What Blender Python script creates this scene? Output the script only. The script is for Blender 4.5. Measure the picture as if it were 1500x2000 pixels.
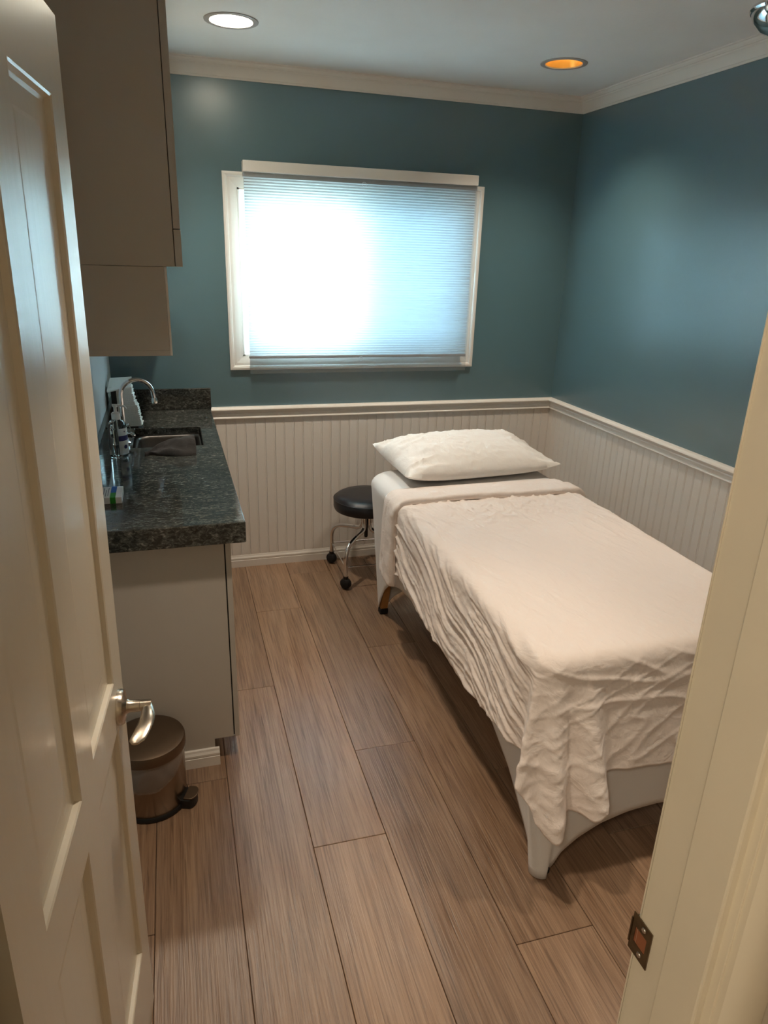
import bpy, bmesh, math, random
from mathutils import Vector, Matrix, noise
random.seed(7)
PI = math.pi
scene = bpy.context.scene
for o in list(bpy.data.objects): bpy.data.objects.remove(o)
C = scene.collection

# ------------------------------------------------------------------ camera
FPX = 1367.21
cam_d = bpy.data.cameras.new('camera'); cam = bpy.data.objects.new('camera', cam_d); C.objects.link(cam)
cam_d.sensor_fit = 'VERTICAL'; cam_d.sensor_height = 24.0; cam_d.lens = FPX * 24.0 / 2000.0
cam_d.clip_start = 0.02
YAW, PIT, ROL = -0.302, -0.3538, 0.0323
fw = Vector((-math.sin(YAW)*math.cos(PIT), math.cos(YAW)*math.cos(PIT), math.sin(PIT)))
r0 = Vector((math.cos(YAW), math.sin(YAW), 0)); u0 = r0.cross(fw)
rt = r0*math.cos(ROL) + u0*math.sin(ROL); up = -r0*math.sin(ROL) + u0*math.cos(ROL)
cam.matrix_world = Matrix(((rt.x, up.x, -fw.x, -2.1764), (rt.y, up.y, -fw.y, -3.6965), (rt.z, up.z, -fw.z, 1.6938), (0, 0, 0, 1)))
scene.camera = cam

# ------------------------------------------------------------------ world, exposure
world = bpy.data.worlds.new('sky'); scene.world = world; world.use_nodes = True
bgn = world.node_tree.nodes['Background']
bgn.inputs[0].default_value = (0.60, 0.86, 1.0, 1); bgn.inputs[1].default_value = 15.5
scene.view_settings.view_transform = 'Standard'; scene.view_settings.look = 'None'
scene.view_settings.exposure = 1.42; scene.view_settings.gamma = 1.0
scene.view_settings.use_curve_mapping = False
ROOM_LAMP_W = 6.0      # left recessed lamp
ROOM_LAMP2_W = 5.0      # right recessed lamp
HALL_LAMP = 26.0         # emission of the hallway ceiling lamp
WARM = (1.0, 0.84, 0.67); SOFT = (1.0, 0.87, 0.70)

# ------------------------------------------------------------------ helpers
def lin(c):
    return tuple(((v/255)/12.92 if v/255 <= .04045 else ((v/255+.055)/1.055)**2.4) for v in c) + (1.0,)
MATS = {}
def mat(name, rgb, rough=.5, metal=0., spec=.5, bump=None, vary=None, **kw):
    """rgb in sRGB 0..255; bump=(scale, strength, stretch xyz); vary=(scale, amount)"""
    m = bpy.data.materials.new(name); m.use_nodes = True; nt = m.node_tree
    b = nt.nodes['Principled BSDF']; b.inputs['Base Color'].default_value = lin(rgb)
    b.inputs['Roughness'].default_value = rough; b.inputs['Metallic'].default_value = metal
    b.inputs['Specular IOR Level'].default_value = spec
    for k, v in kw.items(): b.inputs[k.replace('_', ' ')].default_value = v
    tc = None
    if bump or vary:
        tc = nt.nodes.new('ShaderNodeTexCoord')
    if bump:
        mp = nt.nodes.new('ShaderNodeMapping'); mp.inputs['Scale'].default_value = bump[2] if len(bump) > 2 else (1, 1, 1)
        nt.links.new(tc.outputs['Object'], mp.inputs[0])
        n = nt.nodes.new('ShaderNodeTexNoise'); n.inputs['Scale'].default_value = bump[0]; n.inputs['Detail'].default_value = 5
        nt.links.new(mp.outputs[0], n.inputs['Vector'])
        bp = nt.nodes.new('ShaderNodeBump'); bp.inputs['Strength'].default_value = bump[1]; bp.inputs['Distance'].default_value = .01
        nt.links.new(n.outputs['Fac'], bp.inputs['Height']); nt.links.new(bp.outputs[0], b.inputs['Normal'])
    if vary:
        n = nt.nodes.new('ShaderNodeTexNoise'); n.inputs['Scale'].default_value = vary[0]; n.inputs['Detail'].default_value = 4
        nt.links.new(tc.outputs['Object'], n.inputs['Vector'])
        mx = nt.nodes.new('ShaderNodeMix'); mx.data_type = 'RGBA'
        mx.inputs[6].default_value = lin([v*(1-vary[1]) for v in rgb]); mx.inputs[7].default_value = lin([min(255, v*(1+vary[1])) for v in rgb])
        nt.links.new(n.outputs['Fac'], mx.inputs[0]); nt.links.new(mx.outputs[2], b.inputs['Base Color'])
    MATS[name] = m; return m
def emit_mat(name, col, s):
    m = bpy.data.materials.new(name); m.use_nodes = True; nt = m.node_tree; nt.nodes.clear()
    e = nt.nodes.new('ShaderNodeEmission'); e.inputs[0].default_value = (*col, 1); e.inputs[1].default_value = s
    out = nt.nodes.new('ShaderNodeOutputMaterial'); nt.links.new(e.outputs[0], out.inputs[0]); MATS[name] = m; return m
def clear_mat(name, tint, gloss=.06, rough=.02, diffuse=0.0):
    m = bpy.data.materials.new(name); m.use_nodes = True; nt = m.node_tree; nt.nodes.clear()
    t = nt.nodes.new('ShaderNodeBsdfTransparent'); t.inputs[0].default_value = (*tint, 1)
    g = nt.nodes.new('ShaderNodeBsdfGlossy'); g.inputs['Roughness'].default_value = rough
    mx = nt.nodes.new('ShaderNodeMixShader'); mx.inputs[0].default_value = gloss
    nt.links.new(t.outputs[0], mx.inputs[1]); nt.links.new(g.outputs[0], mx.inputs[2]); last = mx
    if diffuse:
        d = nt.nodes.new('ShaderNodeBsdfDiffuse'); d.inputs[0].default_value = (.75, .75, .74, 1)
        m2 = nt.nodes.new('ShaderNodeMixShader'); m2.inputs[0].default_value = diffuse
        nt.links.new(mx.outputs[0], m2.inputs[1]); nt.links.new(d.outputs[0], m2.inputs[2]); last = m2
    out = nt.nodes.new('ShaderNodeOutputMaterial'); nt.links.new(last.outputs[0], out.inputs[0]); MATS[name] = m; return m

class MB:
    def __init__(s): s.v = []; s.f = []; s.e = []
    def quad(s, a, b, c, d):
        n = len(s.v); s.v += [tuple(a), tuple(b), tuple(c), tuple(d)]; s.f.append((n, n+1, n+2, n+3)); return s
    def box(s, x0, x1, y0, y1, z0, z1):
        n = len(s.v)
        for z in (z0, z1):
            for x, y in ((x0, y0), (x1, y0), (x1, y1), (x0, y1)): s.v.append((x, y, z))
        for f in ((3, 2, 1, 0), (4, 5, 6, 7), (0, 1, 5, 4), (1, 2, 6, 5), (2, 3, 7, 6), (3, 0, 4, 7)): s.f.append(tuple(n+i for i in f))
        return s
    def grid(s, pts, closed_u=False, closed_v=False):
        """pts[row][col]"""
        n = len(s.v); R = len(pts); K = len(pts[0])
        for row in pts: s.v += [tuple(p) for p in row]
        for i in range(R if closed_u else R-1):
            for j in range(K if closed_v else K-1):
                a = n+i*K+j; b = n+i*K+(j+1) % K; c = n+((i+1) % R)*K+(j+1) % K; d = n+((i+1) % R)*K+j
                s.f.append((a, b, c, d))
        return s
    def fan(s, ring, flip=False):
        n = len(s.v); s.v += [tuple(p) for p in ring]; f = tuple(range(n, n+len(ring))); s.f.append(f[::-1] if flip else f); return s
    def lathe(s, prof, o, ax=(0, 0, 1), seg=32, sx=1.0, sy=1.0):
        """prof: list of (radius, height along ax)"""
        ax = Vector(ax).normalized(); t = Vector((1, 0, 0)) if abs(ax.x) < .9 else Vector((0, 1, 0))
        e1 = (t - ax*t.dot(ax)).normalized(); e2 = ax.cross(e1); o = Vector(o)
        rows = [[o + ax*h + (e1*math.cos(2*PI*k/seg)*sx + e2*math.sin(2*PI*k/seg)*sy)*max(r, 1e-5) for k in range(seg)] for r, h in prof]
        s.grid(rows, closed_v=True); return s
    def tube(s, path, r, seg=10, caps=True):
        P = [Vector(p) for p in path]; rr = r if isinstance(r, (list, tuple)) else [r]*len(P)
        rows = []; prev = None
        for i, p in enumerate(P):
            t = (P[min(i+1, len(P)-1)] - P[max(i-1, 0)]).normalized()
            if prev is None:
                a = Vector((0, 0, 1)) if abs(t.z) < .9 else Vector((1, 0, 0)); e1 = (a - t*a.dot(t)).normalized()
            else: e1 = (prev - t*prev.dot(t)).normalized()
            prev = e1; e2 = t.cross(e1)
            rows.append([p + (e1*math.cos(2*PI*k/seg) + e2*math.sin(2*PI*k/seg))*rr[i] for k in range(seg)])
        s.grid(rows, closed_v=True)
        if caps: s.fan(rows[0], True); s.fan(rows[-1])
        return s
    def prism(s, prof, a, b, fn):
        """closed profile [(p,q)] swept from a to b; fn(t,p,q)->xyz"""
        r1 = [fn(a, p, q) for p, q in prof]; r2 = [fn(b, p, q) for p, q in prof]
        s.grid([r1, r2], closed_v=True); s.fan(r1, True); s.fan(r2); return s
def off(o):
    v = Vector((0, 0, 0))
    while o is not None: v += o.location; o = o.parent
    return v
def mk(name, mb, m, parent=None, smooth=False, bevel=0., origin=None, bseg=2, solid=0., local=False, angle=40):
    d = bpy.data.meshes.new(name)
    org = Vector(origin) if origin is not None else Vector((0, 0, 0))
    base = (off(parent) if parent else Vector((0, 0, 0))) if not local else Vector((0, 0, 0))
    d.from_pydata([tuple(Vector(p) - base - org) for p in mb.v], [], mb.f)
    bm = bmesh.new(); bm.from_mesh(d)
    bmesh.ops.remove_doubles(bm, verts=bm.verts, dist=1e-5)
    bmesh.ops.recalc_face_normals(bm, faces=bm.faces)
    if bevel: bmesh.ops.bevel(bm, geom=[e for e in bm.edges if len(e.link_faces) == 2 and e.calc_face_angle(0) > .6], offset=bevel, segments=bseg, profile=.5, affect='EDGES', clamp_overlap=True)
    bm.to_mesh(d); bm.free()
    o = bpy.data.objects.new(name, d); C.objects.link(o); o.location = org
    if m: d.materials.append(MATS[m] if isinstance(m, str) else m)
    if parent: o.parent = parent
    if smooth:
        for p in d.polygons: p.use_smooth = True
        if hasattr(d, 'set_sharp_from_angle'): d.set_sharp_from_angle(angle=math.radians(angle))
    if solid:
        md = o.modifiers.new('thickness', 'SOLIDIFY'); md.thickness = solid; md.offset = 0
    return o
def tag(o, label=None, cat=None, group=None, kind=None):
    if label: o['label'] = label
    if cat: o['category'] = cat
    if group: o['group'] = group
    if kind: o['kind'] = kind
    return o
def thing(name, label, cat, loc, group=None):
    o = bpy.data.objects.new(name, None); o.empty_display_size = .05; C.objects.link(o); o.location = loc
    return tag(o, label, cat, group)
def struct(name, mb, m, label=None, parent=None, **k):
    o = mk(name, mb, m, parent, **k)
    if not parent: o['kind'] = 'structure'
    if label: o['label'] = label
    return o
def catmull(P, n):
    """n samples along a Catmull-Rom curve, uniform in control index"""
    P = [Vector(p) for p in P]; out = []
    for i in range(n):
        t = i/(n-1)*(len(P)-1); k = min(int(t), len(P)-2); f = t-k
        p0, p1, p2, p3 = P[max(k-1, 0)], P[k], P[k+1], P[min(k+2, len(P)-1)]
        out.append(.5*((2*p1)+(p2-p0)*f+(2*p0-5*p1+4*p2-p3)*f*f+(3*p1-p0-3*p2+p3)*f*f*f))
    return out
def interp(xs, ys, x):
    if x <= xs[0]: return ys[0]
    for i in range(1, len(xs)):
        if x <= xs[i]: f = (x-xs[i-1])/(xs[i]-xs[i-1]); return ys[i-1]*(1-f)+ys[i]*f
    return ys[-1]
def smooth01(t): t = max(0., min(1., t)); return t*t*(3-2*t)

# ------------------------------------------------------------------ materials
mat('teal_paint', (86, 119, 129), .32, spec=1.0, bump=(220, .05), Coat_Weight=.7, Coat_Roughness=.27)
mat('pale_paint', (206, 214, 216), .35, bump=(200, .04))
mat('hall_paint', (205, 196, 178), .6)
mat('ceiling_paint', (236, 236, 234), .75, bump=(60, .10), vary=(3, .03))
mat('trim_white', (232, 227, 219), .38, bump=(90, .03))
mat('bead_white', (232, 226, 218), .42, bump=(60, .03, (1, 1, .1)))
mat('door_paint', (226, 216, 196), .30, spec=.7, bump=(55, .06, (1, 1, .06)), Coat_Weight=.3, Coat_Roughness=.25)
mat('jamb_paint', (232, 222, 200), .5, bump=(30, .05, (1, 1, .2)), vary=(6, .03))
mat('cabinet_paint', (192, 187, 178), .5, bump=(300, .02))
mat('cabinet_lit', (236, 234, 228), .4)  # lighter copy of cabinet_paint, window light put into the colour
mat('dark_gap', (18, 16, 15), .9)
mat('subfloor', (60, 48, 38), .9)
mat('outside_wall', (214, 208, 196), .9)
mat('brushed_nickel', (196, 186, 172), .24, 1.0)
mat('old_steel', (120, 108, 88), .32, 1.0, vary=(60, .3))
mat('chrome', (225, 226, 228), .07, 1.0)
mat('stainless', (112, 110, 108), .40, 1.0)
mat('bin_steel', (150, 132, 112), .26, 1.0)
mat('bin_lid', (120, 104, 88), .42, 1.0)
mat('black_plastic', (16, 16, 17), .45)
mat('black_vinyl', (26, 29, 36), .33, bump=(350, .12))
mat('rubber', (14, 14, 15), .7)
mat('leg_wood', (176, 128, 74), .45, vary=(30, .15))
mat('white_plastic', (236, 238, 238), .3)
mat('paper', (238, 240, 236), .85, bump=(120, .1))
mat('box_card', (232, 230, 228), .6)
mat('box_blue', (24, 92, 176), .5); mat('box_green', (44, 150, 44), .5); mat('ink', (70, 72, 92), .7)
mat('label_white', (222, 234, 240), .5); mat('label_navy', (24, 34, 104), .5)
mat('raw_wood', (150, 92, 60), .8)
mat('gold_reflector', (250, 205, 120), .28, .6)
mat('lamp_trim', (176, 172, 170), .4)
mat('vinyl_frame', (236, 242, 244), .4)
mat('terry', (84, 82, 82), .95, bump=(700, .9))
clear_mat('glass', (.94, .97, .97), .07)
clear_mat('dimming_mesh', (.46, .52, .56), .02, .5)  # see-through tint that cuts daylight on the right half of the shade
clear_mat('clear_film', (.90, .925, .94), .045, .12, .05)
clear_mat('bag_film', (.80, .78, .76), .12, .30, .14)
emit_mat('lamp_lens', (1.0, .90, .70), 14.0)
emit_mat('bulb', (1.0, .66, .26), 3.0)
emit_mat('hall_glow', SOFT, HALL_LAMP)

def wrinkle_mat(name, rgb, fine, mid, rough=.85):
    m = mat(name, rgb, rough, spec=.2); nt = m.node_tree; b = nt.nodes['Principled BSDF']
    b.inputs['Sheen Weight'].default_value = .15
    tc = nt.nodes.new('ShaderNodeTexCoord')
    n1 = nt.nodes.new('ShaderNodeTexNoise'); n1.inputs['Scale'].default_value = 13; n1.inputs['Detail'].default_value = 6; n1.inputs['Distortion'].default_value = 1.2
    n2 = nt.nodes.new('ShaderNodeTexNoise'); n2.inputs['Scale'].default_value = 900; n2.inputs['Detail'].default_value = 2
    mp = nt.nodes.new('ShaderNodeMapping'); mp.inputs['Scale'].default_value = (1.6, .7, 1.6); mp.inputs['Rotation'].default_value = (0, 0, .35)
    nt.links.new(tc.outputs['Object'], mp.inputs[0]); nt.links.new(mp.outputs[0], n1.inputs['Vector']); nt.links.new(tc.outputs['Object'], n2.inputs['Vector'])
    b1 = nt.nodes.new('ShaderNodeBump'); b1.inputs['Strength'].default_value = mid; b1.inputs['Distance'].default_value = .02
    b2 = nt.nodes.new('ShaderNodeBump'); b2.inputs['Strength'].default_value = fine; b2.inputs['Distance'].default_value = .002
    nt.links.new(n1.outputs['Fac'], b1.inputs['Height']); nt.links.new(n2.outputs['Fac'], b2.inputs['Height'])
    nt.links.new(b1.outputs[0], b2.inputs['Normal']); nt.links.new(b2.outputs[0], b.inputs['Normal'])
    return m
wrinkle_mat('sheet_linen', (240, 228, 220), .35, .28)
wrinkle_mat('pillow_cotton', (243, 239, 234), .15, .22)
wrinkle_mat('cover_spandex', (226, 224, 222), .15, .02, .6)

def floor_mat():
    m = mat('floor_vinyl', (150, 120, 96), .36, spec=.8); nt = m.node_tree; N = nt.nodes; L = nt.links; b = N['Principled BSDF']
    tc = N.new('ShaderNodeTexCoord'); oi = N.new('ShaderNodeObjectInfo')
    mul = N.new('ShaderNodeVectorMath'); mul.operation = 'SCALE'; mul.inputs[0].default_value = (17.3, 41.7, 5.1); L.new(oi.outputs['Random'], mul.inputs['Scale'])
    add = N.new('ShaderNodeVectorMath'); L.new(tc.outputs['Object'], add.inputs[0]); L.new(mul.outputs[0], add.inputs[1])
    def nz(scale, stretch, det, dist):
        mp = N.new('ShaderNodeMapping'); mp.inputs['Scale'].default_value = stretch; L.new(add.outputs[0], mp.inputs[0])
        n = N.new('ShaderNodeTexNoise'); n.inputs['Scale'].default_value = scale; n.inputs['Detail'].default_value = det; n.inputs['Distortion'].default_value = dist
        L.new(mp.outputs[0], n.inputs['Vector']); return n
    grain = nz(1, (170, 4.5, 1), 6, .7); broad = nz(1, (16, 1.1, 1), 3, 1.2); patch = nz(1, (5, 1.3, 1), 2, .4)
    r1 = N.new('ShaderNodeValToRGB'); e = r1.color_ramp.elements
    e[0].position = .32; e[0].color = lin((90, 67, 50)); e[1].position = .66; e[1].color = lin((168, 138, 111))
    x = e.new(.5); x.color = lin((148, 117, 92))
    L.new(grain.outputs['Fac'], r1.inputs[0])
    r2 = N.new('ShaderNodeValToRGB'); e = r2.color_ramp.elements
    e[0].position = .33; e[0].color = lin((118, 91, 69)); e[1].position = .66; e[1].color = lin((163, 133, 106))
    L.new(broad.outputs['Fac'], r2.inputs[0])
    mx = N.new('ShaderNodeMix'); mx.data_type = 'RGBA'; mx.inputs[0].default_value = .45
    L.new(r1.outputs[0], mx.inputs[6]); L.new(r2.outputs[0], mx.inputs[7])
    hs = N.new('ShaderNodeHueSaturation'); mr = N.new('ShaderNodeMapRange'); mr.inputs[3].default_value = .86; mr.inputs[4].default_value = 1.10
    L.new(oi.outputs['Random'], mr.inputs[0]); L.new(mr.outputs[0], hs.inputs['Value'])
    ms = N.new('ShaderNodeMapRange'); ms.inputs[3].default_value = .85; ms.inputs[4].default_value = 1.15; L.new(patch.outputs['Fac'], ms.inputs[0]); L.new(ms.outputs[0], hs.inputs['Saturation'])
    L.new(mx.outputs[2], hs.inputs['Color']); L.new(hs.outputs[0], b.inputs['Base Color'])
    bp = N.new('ShaderNodeBump'); bp.inputs['Strength'].default_value = .35; bp.inputs['Distance'].default_value = .004
    L.new(grain.outputs['Fac'], bp.inputs['Height']); L.new(bp.outputs[0], b.inputs['Normal'])
    rr = N.new('ShaderNodeMapRange'); rr.inputs[3].default_value = .26; rr.inputs[4].default_value = .42; L.new(broad.outputs['Fac'], rr.inputs[0]); L.new(rr.outputs[0], b.inputs['Roughness'])
floor_mat()
def granite_mat():
    m = mat('granite', (62, 68, 64), .10, spec=.55); nt = m.node_tree; N = nt.nodes; L = nt.links; b = N['Principled BSDF']
    tc = N.new('ShaderNodeTexCoord'); mp = N.new('ShaderNodeMapping'); mp.inputs['Scale'].default_value = (1, 2.4, 1.6); mp.inputs['Rotation'].default_value = (0, 0, .35)
    L.new(tc.outputs['Object'], mp.inputs[0])
    n1 = N.new('ShaderNodeTexNoise'); n1.inputs['Scale'].default_value = 60; n1.inputs['Detail'].default_value = 8; n1.inputs['Roughness'].default_value = .72; n1.inputs['Distortion'].default_value = .8
    n2 = N.new('ShaderNodeTexNoise'); n2.inputs['Scale'].default_value = 7; n2.inputs['Detail'].default_value = 4
    L.new(mp.outputs[0], n1.inputs['Vector']); L.new(mp.outputs[0], n2.inputs['Vector'])
    r = N.new('ShaderNodeValToRGB'); e = r.color_ramp.elements
    e[0].position = .34; e[0].color = lin((22, 23, 22)); e[1].position = .70; e[1].color = lin((160, 160, 152))
    x = e.new(.48); x.color = lin((58, 62, 60)); x = e.new(.58); x.color = lin((92, 96, 92))
    L.new(n1.outputs['Fac'], r.inputs[0])
    mx = N.new('ShaderNodeMix'); mx.data_type = 'RGBA'; mx.blend_type = 'MULTIPLY'; mx.inputs[0].default_value = .6
    r2 = N.new('ShaderNodeValToRGB'); r2.color_ramp.elements[0].color = lin((120, 120, 120)); r2.color_ramp.elements[1].color = lin((255, 255, 255)); r2.color_ramp.elements[0].position = .3; r2.color_ramp.elements[1].position = .65
    L.new(n2.outputs['Fac'], r2.inputs[0]); L.new(r.outputs[0], mx.inputs[6]); L.new(r2.outputs[0], mx.inputs[7]); L.new(mx.outputs[2], b.inputs['Base Color'])
granite_mat()
def shade_mat():
    m = bpy.data.materials.new('shade_cloth'); m.use_nodes = True; nt = m.node_tree; nt.nodes.clear(); N = nt.nodes; L = nt.links
    tc = N.new('ShaderNodeTexCoord'); n = N.new('ShaderNodeTexNoise'); n.inputs['Scale'].default_value = 120; n.inputs['Detail'].default_value = 3
    mp = N.new('ShaderNodeMapping'); mp.inputs['Scale'].default_value = (.7, 1, 1.8); L.new(tc.outputs['Object'], mp.inputs[0]); L.new(mp.outputs[0], n.inputs['Vector'])
    r = N.new('ShaderNodeMapRange'); r.inputs[3].default_value = .47; r.inputs[4].default_value = .59; L.new(n.outputs['Fac'], r.inputs[0])
    cb = N.new('ShaderNodeCombineColor'); L.new(r.outputs[0], cb.inputs[0]); L.new(r.outputs[0], cb.inputs[1]); L.new(r.outputs[0], cb.inputs[2])
    t = N.new('ShaderNodeBsdfTranslucent'); L.new(cb.outputs[0], t.inputs[0])
    d = N.new('ShaderNodeBsdfDiffuse'); d.inputs[0].default_value = (.82, .84, .84, 1)
    mx = N.new('ShaderNodeMixShader'); mx.inputs[0].default_value = .5; L.new(d.outputs[0], mx.inputs[1]); L.new(t.outputs[0], mx.inputs[2])
    o = N.new('ShaderNodeOutputMaterial'); L.new(mx.outputs[0], o.inputs[0]); MATS['shade_cloth'] = m
shade_mat()

# ------------------------------------------------------------------ the room shell
XL, CEIL = -2.455, 2.475
YN0, YN1 = -3.175, -3.30                      # room face and hall face of the near wall
DX0, DX1 = -2.376, -1.66                      # door opening
HX0, HX1, HY = -3.3, -0.7, -5.1               # hallway
WX0, WX1, WZ0, WZ1 = -1.808, -0.608, 1.178, 1.966   # window opening
b = MB().box(XL-.15, WX0, 0, .15, 0, CEIL).box(WX1, .15, 0, .15, 0, CEIL).box(WX0, WX1, 0, .15, 0, WZ0).box(WX0, WX1, 0, .15, WZ1, CEIL)
wall_back = struct('wall_back', b, 'teal_paint', 'dark teal painted back wall around the window')
wall_right = struct('wall_right', MB().box(0, .15, YN0, 0, 0, CEIL), 'teal_paint', 'teal painted right wall above white beadboard')
struct('wall_left', MB().box(XL-.15, XL, YN0, 0, 0, CEIL), 'pale_paint', 'pale wall behind the granite counter')
b = MB().box(HX0, DX0-.02, YN1, YN0, 0, CEIL).box(DX1+.02, .15, YN1, YN0, 0, CEIL).box(DX0-.02, DX1+.02, YN1, YN0, 2.03, CEIL)
struct('wall_front', b, 'hall_paint', 'wall holding the doorway')
struct('wall_hall', MB().box(HX0-.1, HX0, HY, YN1, 0, CEIL).box(HX1, HX1+.1, HY, YN1, 0, CEIL).box(HX0-.1, HX1+.1, HY-.1, HY, 0, CEIL), 'hall_paint', 'hallway walls')
# ceiling with two round holes for the recessed lamps
LAMPS = [(-1.868, -.635), (-.474, -.598), (-1.868, -2.28), (-.474, -2.28)]; LR = .083
b = MB(); S = .12
def ring_patch(cx, cy):
    n = 32; inner = []; outer = []
    for k in range(n):
        a = 2*PI*k/n; c, s_ = math.cos(a), math.sin(a); q = S/max(abs(c), abs(s_))
        inner.append((cx+LR*c, cy+LR*s_, CEIL)); outer.append((cx+q*c, cy+q*s_, CEIL))
    b.grid([inner, outer], closed_v=True)
def rect(x0, x1, y0, y1): b.quad((x0, y0, CEIL), (x1, y0, CEIL), (x1, y1, CEIL), (x0, y1, CEIL))
xs = [XL-.15]
for (cx, cy), (_, cy2) in zip(LAMPS[:2], LAMPS[2:]):
    ring_patch(cx, cy); ring_patch(cx, cy2); rect(xs[-1], cx-S, YN0, .15); rect(cx-S, cx+S, YN0, cy2-S); rect(cx-S, cx+S, cy2+S, cy-S); rect(cx-S, cx+S, cy+S, .15); xs.append(cx+S)
rect(xs[-1], .15, YN0, .15)
ceil = struct('ceiling', b, 'ceiling_paint', 'flat white ceiling')
struct('ceiling_hall', MB().box(HX0-.1, .15, HY-.1, YN0, CEIL, CEIL+.02), 'ceiling_paint', 'hallway ceiling')
# floor: slab and single planks
floor = struct('floor', MB().box(HX0-.1, .15, HY-.1, .15, -.06, -.0045), 'subfloor', 'brown wood-look plank floor')
PW, PL, S0, SK = .2278, 1.518, -2.0717, .0090
seam = {-2: -2.255, -1: -1.712, 0: -1.212, 1: -.566, 2: -1.688, 3: -1.018, 4: -1.905, 5: -.75, 6: -1.4, 7: -.35, 8: -1.1, -3: -.9, -4: -.3, -5: -1.3, -6: -.7}
plank_mesh = {}
def plank(x, y0, y1):
    L_ = round(y1-y0, 3)
    if L_ not in plank_mesh:
        o = mk('plank', MB().box(-PW/2+.0008, PW/2-.0008, -L_/2+.0008, L_/2-.0008, -.0045, 0), 'floor_vinyl', None, bevel=.0012, bseg=1)
        plank_mesh[L_] = o.data
    else:
        o = bpy.data.objects.new('plank', plank_mesh[L_]); C.objects.link(o)
    o.parent = floor; o.location = (x, (y0+y1)/2, 0); o.rotation_euler.z = -math.atan(SK)
for k in range(-6, 10):
    y = seam.get(k, -.8)
    while y < 0.05: y += PL
    while y > HY:
        y1, y0 = min(y, .1), max(y-PL, HY-.05)
        xc = S0+PW*(k+.5)+SK*(y0+y1)/2
        ok = xc+PW/2 > XL and xc-PW/2 < 0 if y1 > YN0 else (xc+PW/2 > HX0 and xc-PW/2 < HX1)
        if ok and y1-y0 > .02: plank(xc, y0, y1)
        y -= PL
# beadboard strips, one by one
BW = .0515; BZ0, BZ1 = .07, .862
prof = []
w = BW-.0006
pts = [(-w/2, 0), (-w/2, .0040), (-w/2+.0008, .006), (w/2-.0085, .006), (w/2-.0078, .0040), (w/2-.0070, .0040), (w/2-.0062, .0058), (w/2-.0038, .0063), (w/2-.0012, .0056), (w/2-.0002, .0040), (w/2, 0)]
strip_mesh = None
def bead(parent, loc, rz):
    global strip_mesh
    if strip_mesh is None:
        o = mk('beadboard_strip', MB().prism(pts, BZ0, BZ1, lambda t, p, q: (p, -q, t)), 'bead_white'); strip_mesh = o.data
    else: o = bpy.data.objects.new('beadboard_strip', strip_mesh); C.objects.link(o)
    o.parent = parent; o.location = loc; o.rotation_euler.z = rz
for i in range(40): bead(wall_back, (-.0061-BW*(i+.5), 0, 0), 0)
for i in range(60): bead(wall_right, (0, -BW*(i+.5), 0), -PI/2)
# chair rail, baseboards, crown moulding
ZR = .918
rail = [(0, ZR), (.017, ZR), (.026, ZR-.006), (.029, ZR-.014), (.025, ZR-.023), (.018, ZR-.027), (.016, ZR-.031), (.0175, ZR-.036), (.014, ZR-.044), (.0135, ZR-.052), (.017, ZR-.055), (.0185, ZR-.060), (.016, ZR-.065), (0, ZR-.066)]
def mitre_b(t, p, q): return (t if t < -.5 else -p, -p, q)
def mitre_r(t, p, q): return (-p, t if t < -.5 else -p, q)
struct('trim_1', MB().prism(rail, -1.984, 0, mitre_b), 'trim_white', 'white moulded chair rail along the back wall', smooth=True)
struct('trim_2', MB().prism(rail, YN0, 0, mitre_r), 'trim_white', 'white moulded chair rail along the right wall', smooth=True)
bs = [(0, 0), (.014, 0), (.014, .040), (.0115, .042), (.0135, .046), (.0135, .054), (.009, .062), (.007, .070), (0, .072)]
struct('baseboard_back', MB().prism(bs, -2.1, 0, mitre_b), 'trim_white', 'white baseboard of the back wall')
struct('baseboard_right', MB().prism(bs, YN0, 0, mitre_r), 'trim_white', 'white baseboard of the right wall')
ZC = 2.409
cr = [(0, ZC), (.006, ZC), (.010, ZC+.006), (.014, ZC+.008), (.020, ZC+.020), (.030, ZC+.033), (.042, ZC+.041), (.044, ZC+.047), (.048, ZC+.047), (.055, ZC+.053), (.058, ZC+.060), (.064, ZC+.061), (.064, CEIL), (0, CEIL)]
struct('trim_3', MB().prism(cr, XL, 0, mitre_b), 'trim_white', 'white crown moulding over the back wall', smooth=True, angle=25)
struct('trim_4', MB().prism(cr, YN0, 0, mitre_r), 'trim_white', 'white crown moulding over the right wall', smooth=True, angle=25)

# ------------------------------------------------------------------ window
win = tag(bpy.data.objects.new('window_1', None), 'white framed sliding window behind the pleated shade', None, None, 'structure'); C.objects.link(win); win.location = (-1.208, .05, WZ0)
OX0, OX1, OZ0, OZ1 = -1.876, -.540, 1.110, 2.033
cp = [(0, 0), (0, .018), (.010, .020), (.018, .018), (.022, .012), (.034, .012), (.050, .009), (.058, .007), (.066, .006), (.068, 0)]   # (inwards from outer edge, proud of wall)
def casing(corners, name):
    (ax, az), (bx, bz), ia, ib = corners
    A = Vector((ax, 0, az)); B = Vector((bx, 0, bz)); ia = Vector((ia[0], 0, ia[1])); ib = Vector((ib[0], 0, ib[1]))
    r1 = [A+ia*p+Vector((0, -q, 0)) for p, q in cp]; r2 = [B+ib*p+Vector((0, -q, 0)) for p, q in cp]
    mk(name, MB().grid([r1, r2], closed_v=True).fan(r1, True).fan(r2), 'trim_white', win)
casing(((OX0, OZ0), (OX0, OZ1), (1, 1), (1, -1)), 'casing_side')
casing(((OX1, OZ0), (OX1, OZ1), (-1, 1), (-1, -1)), 'casing_side')
casing(((OX0, OZ1), (OX1, OZ1), (1, -1), (-1, -1)), 'casing_head')
casing(((OX0, OZ0), (OX1, OZ0), (1, 1), (-1, 1)), 'casing_sill')
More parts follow.
